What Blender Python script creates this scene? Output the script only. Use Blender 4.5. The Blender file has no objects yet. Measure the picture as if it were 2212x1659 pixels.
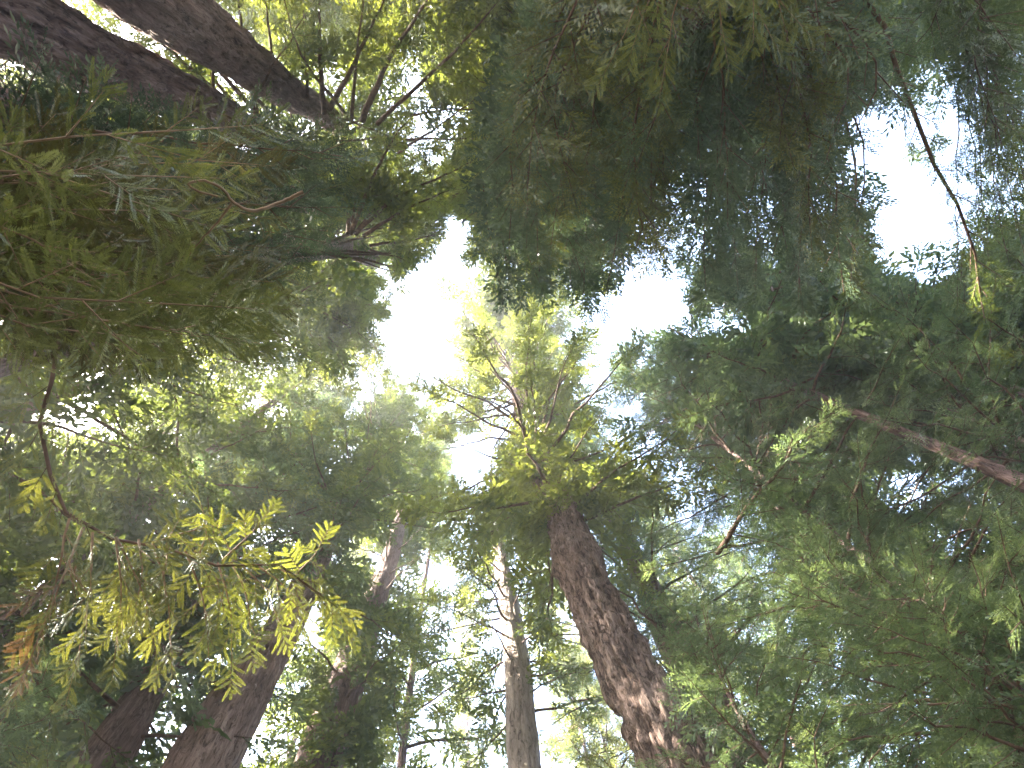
import bpy, math, random
import numpy as np
from mathutils import Vector, Matrix

# ------------------------------------------------------------------ camera, world, sun, exposure
S = bpy.context.scene
C = S.collection
F = 1228.0                      # focal length in units of a 2212 x 1659 frame
CX, CY = 1106.0, 829.5
EYE = np.array((0.0, 0.0, 1.6))
ZEN = (1010.0, 515.0)           # where straight up falls in the frame
zc = np.array((ZEN[0] - CX, -(ZEN[1] - CY), -F)); zc /= np.linalg.norm(zc)
xc = np.array((1.0, 0, 0)); xc = xc - zc * xc.dot(zc); xc /= np.linalg.norm(xc)
yc = np.cross(zc, xc)
W = np.array((xc, yc, zc))      # world from camera
cam = bpy.data.cameras.new('camera'); co = bpy.data.objects.new('camera', cam); C.objects.link(co)
cam.sensor_fit = 'HORIZONTAL'; cam.sensor_width = 36.0; cam.lens = 36.0 * F / 2212.0
cam.clip_start = 0.02; cam.clip_end = 2000
M4 = Matrix([list(W[0]) + [EYE[0]], list(W[1]) + [EYE[1]], list(W[2]) + [EYE[2]], [0, 0, 0, 1]])
co.matrix_world = M4
S.camera = co

SUN_EL, SUN_AZ = math.radians(40), math.radians(184)     # azimuth counter-clockwise from +X, towards the sun
sdir = np.array((math.cos(SUN_EL) * math.cos(SUN_AZ), math.cos(SUN_EL) * math.sin(SUN_AZ), math.sin(SUN_EL)))
wd = bpy.data.worlds.new('World'); S.world = wd; wd.use_nodes = True
nt = wd.node_tree
sky = nt.nodes.new('ShaderNodeTexSky'); sky.sky_type = 'NISHITA'; sky.sun_disc = False
sky.sun_elevation = SUN_EL
sky.sun_rotation = math.pi / 2 - SUN_AZ
sky.dust_density = 4.0; sky.air_density = 1.0; sky.ozone_density = 1.0
bg = nt.nodes['Background']; bg.inputs['Strength'].default_value = 0.15
nt.links.new(sky.outputs[0], bg.inputs['Color'])
sl = bpy.data.lights.new('sun', 'SUN'); sl.energy = 4.6; sl.angle = math.radians(0.5); sl.color = (1.0, 0.90, 0.74)
so = bpy.data.objects.new('sun', sl); C.objects.link(so)
so.rotation_euler = Vector((-sdir[0], -sdir[1], -sdir[2])).to_track_quat('-Z', 'Y').to_euler()
so.location = (0, 0, 80)
S.view_settings.view_transform = 'Standard'; S.view_settings.look = 'None'
S.view_settings.exposure = 4.15; S.view_settings.gamma = 1.0
S.cycles.max_bounces = 7; S.cycles.diffuse_bounces = 4; S.cycles.glossy_bounces = 2
S.cycles.transmission_bounces = 4; S.cycles.transparent_max_bounces = 4
S.cycles.use_denoising = True
S.cycles.denoiser = 'OPENIMAGEDENOISE'; S.cycles.denoising_input_passes = 'RGB_ALBEDO_NORMAL'; S.cycles.denoising_prefilter = 'NONE'
S.cycles.sample_clamp_indirect = 6.0

rng = np.random.default_rng(11)
random.seed(5)

# ------------------------------------------------------------------ geometry helpers
def ray(px, py):
    v = W @ np.array((px - CX, -(py - CY), -F))
    return v / np.linalg.norm(v)

def PD(px, py, d):              # the point on that line of sight at horizontal distance d
    v = ray(px, py); h = math.hypot(v[0], v[1])
    return EYE + v * (d / h)

def PS(px, py, s):              # the same at slant distance s
    return EYE + ray(px, py) * s

def depth(p):
    return -((W.T @ (np.asarray(p) - EYE))[2])

def project(p):                 # (n,3) -> (n,2), frame units, and depth
    q = (np.atleast_2d(p) - EYE) @ W
    z = np.maximum(-q[:, 2], 1e-3)
    return np.stack((CX + F * q[:, 0] / z, CY - F * q[:, 1] / z), 1), -q[:, 2]

def hsh(i, j, k):
    n = (i * 374761393 + j * 668265263 + k * 2147483647) & 0xffffffff
    n = ((n ^ (n >> 13)) * 1274126177) & 0xffffffff
    return ((n ^ (n >> 16)) & 0xffff) / 65535.0

def vnoise(p):
    p = np.asarray(p, float); i = np.floor(p).astype(np.int64); f = p - i; f = f * f * (3 - 2 * f)
    r = 0
    for a in (0, 1):
        for b in (0, 1):
            for c in (0, 1):
                w = (f[..., 0] if a else 1 - f[..., 0]) * (f[..., 1] if b else 1 - f[..., 1]) * (f[..., 2] if c else 1 - f[..., 2])
                r = r + w * hsh(i[..., 0] + a, i[..., 1] + b, i[..., 2] + c)
    return r

class Acc:
    """collects vertices and quads of one mesh"""
    def __init__(s): s.v = []; s.f = []; s.m = []; s.t = []; s.n = 0
    def add(s, v, f, mat=0, tint=0.5):
        v = np.asarray(v, np.float32).reshape(-1, 3); f = np.asarray(f, np.int32).reshape(-1, 4)
        s.v.append(v); s.f.append(f + s.n); s.m.append(np.full(len(f), mat, np.int32))
        s.t.append(np.broadcast_to(np.asarray(tint, np.float32), (len(v),)).copy()); s.n += len(v)
    def build(s, name, mats, parent=None, smooth=False):
        me = bpy.data.meshes.new(name)
        v = np.concatenate(s.v); f = np.concatenate(s.f); m = np.concatenate(s.m); t = np.concatenate(s.t)
        q = parent
        while q is not None: v = v - np.array(q.location, np.float32); q = q.parent
        me.vertices.add(len(v)); me.vertices.foreach_set('co', v.ravel())
        me.loops.add(f.size); me.loops.foreach_set('vertex_index', f.ravel())
        me.polygons.add(len(f)); me.polygons.foreach_set('loop_start', np.arange(len(f), dtype=np.int32) * 4)
        me.polygons.foreach_set('loop_total', np.full(len(f), 4, np.int32))
        me.polygons.foreach_set('material_index', m)
        if smooth: me.polygons.foreach_set('use_smooth', np.ones(len(f), bool))
        a = me.attributes.new('tint', 'FLOAT', 'POINT'); a.data.foreach_set('value', t)
        for mm in mats: me.materials.append(mm)
        me.update(calc_edges=True)
        o = bpy.data.objects.new(name, me); C.objects.link(o)
        if parent is not None: o.parent = parent
        return o

def smooth_path(pts, n):
    pts = np.asarray(pts, float)
    if len(pts) == 2: return pts[0] + (pts[1] - pts[0]) * np.linspace(0, 1, n)[:, None]
    ext = np.vstack((2 * pts[0] - pts[1], pts, 2 * pts[-1] - pts[-2]))
    seg = np.linalg.norm(np.diff(pts[:, :3], axis=0), axis=1); cum = np.concatenate(([0], np.cumsum(seg)))
    u = np.linspace(0, cum[-1], n); k = np.clip(np.searchsorted(cum, u, 'right') - 1, 0, len(pts) - 2)
    t = ((u - cum[k]) / np.maximum(seg[k], 1e-9))[:, None]
    a, b, c, d = ext[k], ext[k + 1], ext[k + 2], ext[k + 3]
    return 0.5 * (2 * b + (c - a) * t + (2 * a - 5 * b + 4 * c - d) * t ** 2 + (3 * b - a - 3 * c + d) * t ** 3)

def frames(P):
    T = np.gradient(P, axis=0); T /= np.linalg.norm(T, axis=1)[:, None] + 1e-12
    ref = np.array((0.0, 0, 1)) if abs(T[0][2]) < 0.8 else np.array((1.0, 0, 0))
    N = np.cross(T, ref); N /= np.linalg.norm(N, axis=1)[:, None] + 1e-12
    return T, N, np.cross(T, N)

def tube(acc, P, R, sides=6, mat=0, rough=0.0, tint=0.5, close=True):
    P = np.asarray(P, float); R = np.broadcast_to(np.asarray(R, float), (len(P),))
    T, N, B = frames(P)
    a = np.linspace(0, 2 * np.pi, sides, endpoint=False)
    rr = R[:, None] * np.ones((1, sides))
    if rough: rr = rr * (1 + rough * (rng.random(rr.shape) - .5))
    V = P[:, None] + rr[..., None] * (N[:, None] * np.cos(a)[None, :, None] + B[:, None] * np.sin(a)[None, :, None])
    n = len(P); i = np.arange(n - 1)[:, None] * sides; j = np.arange(sides)[None]; j2 = (j + 1) % sides
    f = np.stack((i + j, i + j2, i + sides + j2, i + sides + j), -1).reshape(-1, 4)
    acc.add(V, f, mat, tint)

# ------------------------------------------------------------------ materials
def newmat(name):
    m = bpy.data.materials.new(name); m.use_nodes = True
    for n in list(m.node_tree.nodes): m.node_tree.nodes.remove(n)
    return m, m.node_tree
def N_(t, k, **kw):
    n = t.nodes.new(k)
    for a, b in kw.items(): setattr(n, a, b)
    return n
def ramp(t, stops):
    r = N_(t, 'ShaderNodeValToRGB'); e = r.color_ramp.elements
    while len(e) < len(stops): e.new(0.5)
    for x, (p, c) in zip(e, stops): x.position = p; x.color = (*c, 1)
    return r

def leaf_mat(name, dark, mid, light, trans=0.4, gloss=0.06, thru=(2.4, 2.1, 1.0)):
    m, t = newmat(name); L = t.links.new
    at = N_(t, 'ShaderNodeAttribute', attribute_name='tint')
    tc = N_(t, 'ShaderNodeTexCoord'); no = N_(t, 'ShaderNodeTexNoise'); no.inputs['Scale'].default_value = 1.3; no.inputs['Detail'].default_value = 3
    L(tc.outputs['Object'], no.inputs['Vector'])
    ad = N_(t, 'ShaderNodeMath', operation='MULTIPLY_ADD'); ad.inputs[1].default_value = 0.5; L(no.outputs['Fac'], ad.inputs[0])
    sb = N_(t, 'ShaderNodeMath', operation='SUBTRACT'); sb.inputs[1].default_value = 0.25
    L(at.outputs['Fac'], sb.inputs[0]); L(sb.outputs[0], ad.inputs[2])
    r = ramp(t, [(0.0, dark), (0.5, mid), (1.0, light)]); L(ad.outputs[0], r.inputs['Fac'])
    d = N_(t, 'ShaderNodeBsdfDiffuse'); L(r.outputs[0], d.inputs['Color'])
    tr = N_(t, 'ShaderNodeBsdfTranslucent')
    mx = N_(t, 'ShaderNodeMix', data_type='RGBA', blend_type='MULTIPLY'); mx.inputs['Factor'].default_value = 1
    L(r.outputs[0], mx.inputs['A']); mx.inputs['B'].default_value = (*thru, 1); L(mx.outputs['Result'], tr.inputs['Color'])
    a = N_(t, 'ShaderNodeMixShader'); a.inputs[0].default_value = trans; L(d.outputs[0], a.inputs[1]); L(tr.outputs[0], a.inputs[2])
    g = N_(t, 'ShaderNodeBsdfGlossy'); g.inputs['Roughness'].default_value = 0.42; g.inputs['Color'].default_value = (.8, .85, .9, 1)
    b = N_(t, 'ShaderNodeMixShader'); b.inputs[0].default_value = gloss; L(a.outputs[0], b.inputs[1]); L(g.outputs[0], b.inputs[2])
    o = N_(t, 'ShaderNodeOutputMaterial'); L(b.outputs[0], o.inputs['Surface'])
    return m

def bark_mat(name, dark, mid, light, scale=1.0, pit=.42):
    m, t = newmat(name); L = t.links.new
    tc = N_(t, 'ShaderNodeTexCoord')
    def tex(sx, sz, det, dist, rough=.6):
        mp = N_(t, 'ShaderNodeMapping'); mp.inputs['Scale'].default_value = (sx * scale, sx * scale, sz * scale); L(tc.outputs['Object'], mp.inputs['Vector'])
        n = N_(t, 'ShaderNodeTexNoise'); n.inputs['Scale'].default_value = 1.0; n.inputs['Detail'].default_value = det; n.inputs['Distortion'].default_value = dist
        n.inputs['Roughness'].default_value = rough; L(mp.outputs[0], n.inputs['Vector']); return n
    fib = tex(22, 2.6, 6, .5); plate = tex(9, 3.0, 7, 1.4, .7); big = tex(1.4, .5, 3, .3)
    pr = ramp(t, [(pit - .06, (0, 0, 0)), (pit + .04, (1, 1, 1))]); L(plate.outputs['Fac'], pr.inputs['Fac'])
    at = N_(t, 'ShaderNodeAttribute', attribute_name='tint')
    def madd(x, k, y=None, c=0.0):
        n = N_(t, 'ShaderNodeMath', operation='MULTIPLY_ADD'); L(x, n.inputs[0]); n.inputs[1].default_value = k
        if y is None: n.inputs[2].default_value = c
        else: L(y, n.inputs[2])
        return n.outputs[0]
    v = madd(fib.outputs['Fac'], .75, madd(plate.outputs['Fac'], .5, madd(big.outputs['Fac'], .5, madd(at.outputs['Fac'], .4, None, -.60))))
    r = ramp(t, [(0.15, dark), (0.5, mid), (0.85, light)]); L(v, r.inputs['Fac'])
    mu = N_(t, 'ShaderNodeMix', data_type='RGBA', blend_type='MULTIPLY'); mu.inputs['Factor'].default_value = 0.5
    L(r.outputs[0], mu.inputs['A']); L(pr.outputs[0], mu.inputs['B'])
    h = madd(pr.outputs[0], .5, madd(fib.outputs['Fac'], .9, plate.outputs['Fac']))
    bp = N_(t, 'ShaderNodeBump'); bp.inputs['Strength'].default_value = 1.0; bp.inputs['Distance'].default_value = 0.05; L(h, bp.inputs['Height'])
    p = N_(t, 'ShaderNodeBsdfPrincipled'); p.inputs['Roughness'].default_value = 0.9; p.inputs['Specular IOR Level'].default_value = 0.2
    L(mu.outputs['Result'], p.inputs['Base Color']); L(bp.outputs[0], p.inputs['Normal'])
    o = N_(t, 'ShaderNodeOutputMaterial'); L(p.outputs[0], o.inputs['Surface'])
    return m

def plain_mat(name, ca, cb, sc=30):
    m, t = newmat(name); L = t.links.new
    tc = N_(t, 'ShaderNodeTexCoord'); no = N_(t, 'ShaderNodeTexNoise'); no.inputs['Scale'].default_value = sc; no.inputs['Detail'].default_value = 5
    L(tc.outputs['Object'], no.inputs['Vector'])
    r = ramp(t, [(0.35, ca), (0.65, cb)]); L(no.outputs['Fac'], r.inputs['Fac'])
    p = N_(t, 'ShaderNodeBsdfPrincipled'); p.inputs['Roughness'].default_value = 0.85; L(r.outputs[0], p.inputs['Base Color'])
    o = N_(t, 'ShaderNodeOutputMaterial'); L(p.outputs[0], o.inputs['Surface'])
    return m

LEAF = leaf_mat('redwood_needles', (0.034, 0.052, 0.023), (0.065, 0.096, 0.036), (0.130, 0.163, 0.047))
LEAF_BLUE = leaf_mat('cool_needles', (0.046, 0.070, 0.044), (0.080, 0.120, 0.066), (0.135, 0.178, 0.090), thru=(2.0, 1.95, 1.2))
LEAF_YEL = leaf_mat('sunlit_needles', (0.055, 0.068, 0.022), (0.110, 0.138, 0.037), (0.198, 0.231, 0.061), trans=0.42)  # yellower copy of the needles, sunlit tone put into the colour
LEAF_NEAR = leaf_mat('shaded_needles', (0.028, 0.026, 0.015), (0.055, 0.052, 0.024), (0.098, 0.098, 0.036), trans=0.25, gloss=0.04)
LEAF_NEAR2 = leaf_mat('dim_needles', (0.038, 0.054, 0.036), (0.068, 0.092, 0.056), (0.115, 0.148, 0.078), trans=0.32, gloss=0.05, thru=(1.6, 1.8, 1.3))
LEAF_OLIVE = leaf_mat('olive_needles', (.04, .046, .018), (.075, .088, .028), (.13, .15, .045), trans=0.35)
LEAF_DEAD = leaf_mat('dead_needles', (.07, .04, .025), (.12, .07, .04), (.17, .10, .06), trans=0.2)
BARK = bark_mat('redwood_bark', (0.061, 0.041, 0.035), (0.209, 0.142, 0.121), (0.405, 0.297, 0.263))
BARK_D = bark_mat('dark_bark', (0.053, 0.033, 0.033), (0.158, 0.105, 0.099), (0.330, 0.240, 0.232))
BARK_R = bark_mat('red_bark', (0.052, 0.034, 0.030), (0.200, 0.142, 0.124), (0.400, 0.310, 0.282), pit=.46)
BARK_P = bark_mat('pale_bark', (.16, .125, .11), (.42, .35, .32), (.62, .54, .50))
WOOD = plain_mat('limb_bark', (.06, .035, .025), (.14, .085, .06), 12)
WOOD_L = plain_mat('pale_twig_bark', (.16, .10, .06), (.26, .17, .11), 30)

# ------------------------------------------------------------------ foliage templates (unit twig along +X, flat in XY)
def leafquad(p, ang, ln, w, roll, zup=0.0):
    """diamond leaf from p, heading ang in the plane, rolled about its own axis"""
    d = np.array((math.cos(ang), math.sin(ang), zup)); s = np.array((-math.sin(ang) * math.cos(roll), math.cos(ang) * math.cos(roll), math.sin(roll)))
    return [p, p + d * ln * .45 + s * w * .5, p + d * ln, p + d * ln * .45 - s * w * .5]

def tmpl(kind, seed):
    r = random.Random(seed); V = []; T = []
    if kind == 'far':      nsp, per = 17, 5
    elif kind == 'mid':    nsp, per = 18, 9
    else:                  nsp, per = 11, 0
    for i in range(nsp + 1):
        t = 0.06 + 0.94 * i / nsp; side = 1 if i % 2 else -1
        if i == nsp: side = 0
        base = np.array((t, 0.0, -0.10 * t * t + r.uniform(-.02, .02)))
        L = (0.40 * math.sin(math.pi * (0.18 + 0.72 * t)) + .07) * r.uniform(.75, 1.25)
        ang = side * math.radians(r.uniform(38, 62)); roll0 = r.gauss(0, .38); dz = r.gauss(-.12, .2)
        tt = r.uniform(-.18, .18)
        if kind == 'far':
            for k in range(per):
                b = base + np.array((math.cos(ang), math.sin(ang), dz)) * L * (k * .2)
                a = ang + r.uniform(-.9, .9)
                V += leafquad(b, a, L * .42, L * r.uniform(.17, .26), roll0 + r.gauss(0, .4), dz); T += [tt] * 4
        elif kind == 'mid':
            V += leafquad(base, ang, L, .010, .3, dz); T += [tt - .2] * 4
            for k in range(per):
                b = base + np.array((math.cos(ang), math.sin(ang), dz)) * L * ((k + .5) / per)
                a = ang + (1 if k % 2 else -1) * math.radians(r.uniform(22, 48)) * (0 if k == per - 1 else 1)
                V += leafquad(b, a, L * r.uniform(.20, .30), L * .085, roll0 + r.gauss(0, .3), dz); T += [tt + .1 * k / per] * 4
        else:
            L *= r.uniform(.8, 1.25); n = max(6, int(22 * L / .4)); ang *= r.uniform(.6, 1.1); bend = r.uniform(-.5, .5) * 1.0
            d0 = np.array((math.cos(ang), math.sin(ang), dz * .6))
            V += leafquad(base, ang, L, .010, 0.2, dz * .6); T += [tt] * 4
            for k in range(n):
                u = (k + .5) / n
                for sgn in (-1, 1):
                    b = base + d0 * L * u + np.array((-d0[1], d0[0], -.25)) * bend * L * u * u * .5
                    nl = .070 * (math.sin(math.pi * (0.14 + .76 * u)) ** .6) * r.uniform(.8, 1.15)
                    V += leafquad(b, ang + bend * u + sgn * math.radians(60 - 24 * u + r.uniform(-9, 9)), nl, .0150, roll0 + r.gauss(0, .2), dz * .6 + r.gauss(0, .05))
                    T += [tt + .12 * u] * 4
    return np.array(V, np.float32), np.array(T, np.float32)

TM = {k: [tmpl(k, 100 * q + 7) for q in range(6)] for k in ('far', 'mid', 'near')}

def place_twigs(acc, B, X, L, kind, mat, tint, roll=None, jit=0.35):
    """B (n,3) bases, X (n,3) headings, L (n,) lengths: adds a leafy twig for each"""
    if len(B) and SUNGAP:
        k = ~in_sun_gap(B + X * L[:, None] * .5); B, X, L, tint = B[k], X[k], L[k], tint[k]
    n = len(B)
    if not n: return
    X = X / (np.linalg.norm(X, axis=1)[:, None] + 1e-9)
    up = np.tile(np.array((0.0, 0, 1.0)), (n, 1)) + rng.normal(0, jit, (n, 3))
    Y = np.cross(up, X); Y /= np.linalg.norm(Y, axis=1)[:, None] + 1e-9
    Z = np.cross(X, Y)
    which = rng.integers(0, 6, n)
    for q in range(6):
        s = which == q
        if not s.any(): continue
        tv, tt = TM[kind][q]
        wid = rng.uniform(.8, 1.2, s.sum())
        R = np.stack((X[s] * L[s, None], Y[s] * (L[s] * wid)[:, None], Z[s] * L[s, None]), 1)      # (m,3,3)
        V = np.einsum('kc,mcd->mkd', tv, R) + B[s][:, None]
        k = len(tv); m = s.sum()
        f = np.arange(m * k).reshape(-1, 4)
        acc.add(V, f, mat, (tint[s][:, None] + tt[None]).ravel())

# sky openings seen between the crowns: (x, y, rx, ry, angle, share of twigs kept inside)
OPEN = [(925, 640, 60, 95, 20, .09), (880, 740, 55, 55, 0, .10), (985, 720, 45, 60, 0, .12), (1400, 655, 95, 72, 10, .04), (1570, 700, 62, 42, 0, .12),
        (1225, 700, 42, 36, 0, .25), (1090, 895, 38, 75, 5, .04), (1030, 1010, 50, 70, -15, .08), (1050, 960, 30, 60, 0, .1),
        (1990, 520, 105, 110, 20, .10), (1880, 300, 84, 60, -15, .12), (2060, 240, 80, 80, 0, .20), (2110, 420, 70, 90, 0, .3),
        (1940, 400, 66, 56, 0, .14), (1940, 1050, 60, 50, 0, .2), (1975, 975, 30, 18, 0, .1), (2080, 1175, 55, 38, 0, .35),
        (2150, 90, 80, 90, 0, .35), (930, 1240, 42, 42, 0, .12), (1230, 1330, 30, 70, 0, .25), (1150, 1260, 30, 50, 0, .4),
        (160, 900, 90, 50, 10, .3), (330, 950, 150, 40, 8, .45), (100, 1270, 80, 60, 0, .35), (560, 880, 60, 30, 0, .3),
        (1180, 770, 30, 26, 0, .2), (330, 1590, 62, 50, -20, .2), (900, 1500, 32, 32, 0, .25), (920, 1590, 40, 40, 0, .35),
        (675, 1390, 32, 90, 15, .25), (830, 1395, 30, 60, 15, .45), (620, 1590, 30, 60, 20, .4), (1080, 1400, 16, 60, 0, .3), (930, 110, 40, 30, 0, .45), (900, 210, 40, 40, 0, .5),
        (1110, 90, 35, 30, 0, .5), (985, 270, 40, 40, 0, .5), (985, 495, 26, 26, 0, .1), (20, 230, 40, 60, 0, .4)]
SUNGAP = []                     # (point, radius): places the low sun reaches through the crowns
CLEAR = []                      # (path px, half width px, slant distance): stretches of trunk no bough grows in front of
def in_sun_gap(P):
    r = np.zeros(len(P), bool)
    for c, rad in SUNGAP:
        v = P - np.asarray(c); a = v @ sdir
        e = np.linalg.norm(v - np.outer(a, sdir), axis=1)
        r |= (e < rad + .3) & (a > rad + 1.0)
    return r
def in_front(P):
    q, z = project(P); dist = np.linalg.norm(P - EYE, axis=1); r = np.zeros(len(P), bool)
    for path, D in CLEAR:
        for (x0, y0, w0), (x1, y1, w1) in zip(path, path[1:]):
            dx, dy = x1 - x0, y1 - y0; u = np.clip(((q[:, 0] - x0) * dx + (q[:, 1] - y0) * dy) / (dx * dx + dy * dy), 0, 1)
            e = np.hypot(q[:, 0] - x0 - u * dx, q[:, 1] - y0 - u * dy)
            r |= (e < (w0 + (w1 - w0) * u)) & (dist < D) & (z > 0)
    return r
def keep_mask(P, wob=0.35):
    q, z = project(P)
    keep = np.ones(len(P), bool)
    u = rng.random(len(P))
    nz = vnoise(np.column_stack((q / 38.0, np.zeros(len(q))))) - .5
    for x, y, rx, ry, an, k in OPEN:
        a = math.radians(an); dx, dy = q[:, 0] - x, q[:, 1] - y
        e = ((dx * math.cos(a) + dy * math.sin(a)) / rx) ** 2 + ((-dx * math.sin(a) + dy * math.cos(a)) / ry) ** 2
        ins = (e * (1 + 1.2 * nz) < 1.15) & (z > 0)
        keep &= ~(ins & (u > k))
    keep &= ~(in_front(P) & (u > .12))
    return keep

def cut_limb(P):                 # limbs end where the canopy opens
    q, z = project(P)
    for x, y, rx, ry, an, k in OPEN:
        if k > .15: continue
        a = math.radians(an); dx, dy = q[:, 0] - x, q[:, 1] - y
        e = ((dx * math.cos(a) + dy * math.sin(a)) / rx) ** 2 + ((-dx * math.sin(a) + dy * math.cos(a)) / ry) ** 2
        ins = np.nonzero(e < .9)[0]
        if len(ins): 
            if ins[0] < 3: return None
            P = P[:ins[0] + 1]; q = q[:ins[0] + 1]
    return P

# ------------------------------------------------------------------ trees
def thing(name, label, cat, loc, group=None):
    o = bpy.data.objects.new(name, None); C.objects.link(o); o.location = [float(c) for c in loc]; o.empty_display_size = .5
    o['label'] = label; o['category'] = cat
    if group: o['group'] = group
    return o

def trunk_mesh(acc, P, R, sides, ridge, mat=0, seed=0, plates=0.0):
    T, N, B = frames(P)
    N0 = np.array((1.0, 0, 0)); N = N0 - T * (T @ N0)[:, None]; N /= np.linalg.norm(N, axis=1)[:, None]; B = np.cross(T, N)
    a = np.linspace(0, 2 * np.pi, sides, endpoint=False)
    h = np.concatenate(([0], np.cumsum(np.linalg.norm(np.diff(P, axis=0), axis=1))))
    A, H = np.meshgrid(a, h); r0 = R[:, None]
    cx, cy = np.cos(A) * r0, np.sin(A) * r0
    def nz(fr, st, s): return vnoise(np.stack((cx * fr + s, cy * fr + 3.1 * s, H * st + seed), -1))
    n1 = 1 - np.abs(2 * nz(6.5, .9, 1.7) - 1); n2 = 1 - np.abs(2 * nz(15, 2.3, 9.2) - 1); n3 = nz(1.6, .35, 4.4); n4 = nz(34, 6, 2.2)
    n5 = nz(7, 3.6, 5.5)
    pl = np.floor(n5 * 5) / 5
    d = ridge * (-(n1 ** 3) * .9 - .45 * n2 ** 2 + .3 * n4) + r0 * .16 * (n3 - .5) + plates * ridge * pl
    V = P[:, None] + (r0 + d)[..., None] * (N[:, None] * np.cos(A)[..., None] + B[:, None] * np.sin(A)[..., None])
    n = len(P); i = np.arange(n - 1)[:, None] * sides; j = np.arange(sides)[None]; j2 = (j + 1) % sides
    f = np.stack((i + j, i + j2, i + sides + j2, i + sides + j), -1).reshape(-1, 4)
    acc.add(V, f, mat, np.clip(.75 - .45 * n1 ** 3 + .25 * (n3 - .5) + .25 * (pl - .5), 0, 1).ravel())

def px_trunk(spec, d, top=None, ext=.35):
    """spec: list of (px, py, width px); returns 3D path and radii from the ground up"""
    P, R = [], []
    for q, (x, y, w) in enumerate(spec):
        p = PD(x, y, d[q] if isinstance(d, (list, tuple)) else d); P.append(p); R.append(.5 * w / F * depth(p))
    P = np.array(P); R = np.array(R)
    dr = (P[0] - P[1]) / (P[0][2] - P[1][2]); g = P[0] - dr * P[0][2]
    g[:2] = P[0][:2] + (g[:2] - P[0][:2]) * ext
    mid = (P[0] + g) / 2
    P = np.vstack((g, mid, P)); R = np.concatenate(([R[0] * 1.55, R[0] * 1.12], R))
    if top is not None: P = np.vstack((P, top)); R = np.append(R, 0.04)
    return P, R

def limb_path(base, az, L, rise, droop, n=9, wig=.05):
    s = np.linspace(0, 1, n)
    w = np.cumsum(rng.normal(0, wig, n)); w -= w[0]
    h = np.array((math.cos(az), math.sin(az), 0)); sd = np.array((-h[1], h[0], 0))
    return base + (s * L * math.cos(rise))[:, None] * h + (w * L * .35)[:, None] * sd + np.outer(s * L * math.sin(rise) - droop * L * s ** 2 + rng.normal(0, .012, n) * L * s, (0, 0, 1))

def dress(P, wood, leaf, kind, lmat, tl, step, s0=.18, spread=55, tint=.5, wmat=0, droop=.25, prune=True, twigwood=True, tj=.12, jit=.35, plane=1.0):
    """leafy twigs along a limb path"""
    seg = np.linalg.norm(np.diff(P, axis=0), axis=1); cum = np.concatenate(([0], np.cumsum(seg))); L = cum[-1]
    n = max(3, int(L * (1 - s0) / step)); u = L * (s0 + (1 - s0) * (np.arange(n) + rng.random(n) * .6) / n)
    u = np.minimum(u, L * .999)
    B = np.stack([np.interp(u, cum, P[:, c]) for c in range(3)], 1)
    T = np.gradient(P, axis=0); T /= np.linalg.norm(T, axis=1)[:, None]
    X = np.stack([np.interp(u, cum, T[:, c]) for c in range(3)], 1)
    sgn = np.where(np.arange(n) % 2, 1, -1); t = u / L
    a = sgn * np.radians(rng.normal(spread, 13, n)) * (1 - .55 * t ** 3)
    ca, sa = np.cos(a), np.sin(a)
    Sd = np.cross(np.array((0, 0, 1.0)), X); Sd /= np.linalg.norm(Sd, axis=1)[:, None] + 1e-9
    Xd = X * ca[:, None] + Sd * sa[:, None] * plane; Xd[:, 2] += rng.normal(-droop, .22, n)
    ln = tl * (1.0 - .55 * t) * rng.uniform(.65, 1.25, n) * np.minimum(1, .55 + 2.2 * t)
    B = np.vstack((B, P[-1])); Xd = np.vstack((Xd, T[-1])); ln = np.append(ln, tl * .6)
    Xd /= np.linalg.norm(Xd, axis=1)[:, None]
    if prune:
        k = keep_mask(B + Xd * ln[:, None] * .6); B, Xd, ln = B[k], Xd[k], ln[k]
    tn = np.append(t, 1.0)
    if prune: tn = tn[k]
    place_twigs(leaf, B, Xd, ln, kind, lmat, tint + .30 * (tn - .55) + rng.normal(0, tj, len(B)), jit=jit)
    if twigwood and wood is not None:
        for b, x, l in zip(B, Xd, ln):
            e = b + x * l * .85 + np.array((0, 0, -.06 * l))
            tube(wood, np.array((b, e)), np.array((.010, .004)) * (.6 + .4 * l) * (1 if kind != 'near' else .35), 3, wmat)
    return B, Xd, ln

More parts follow.
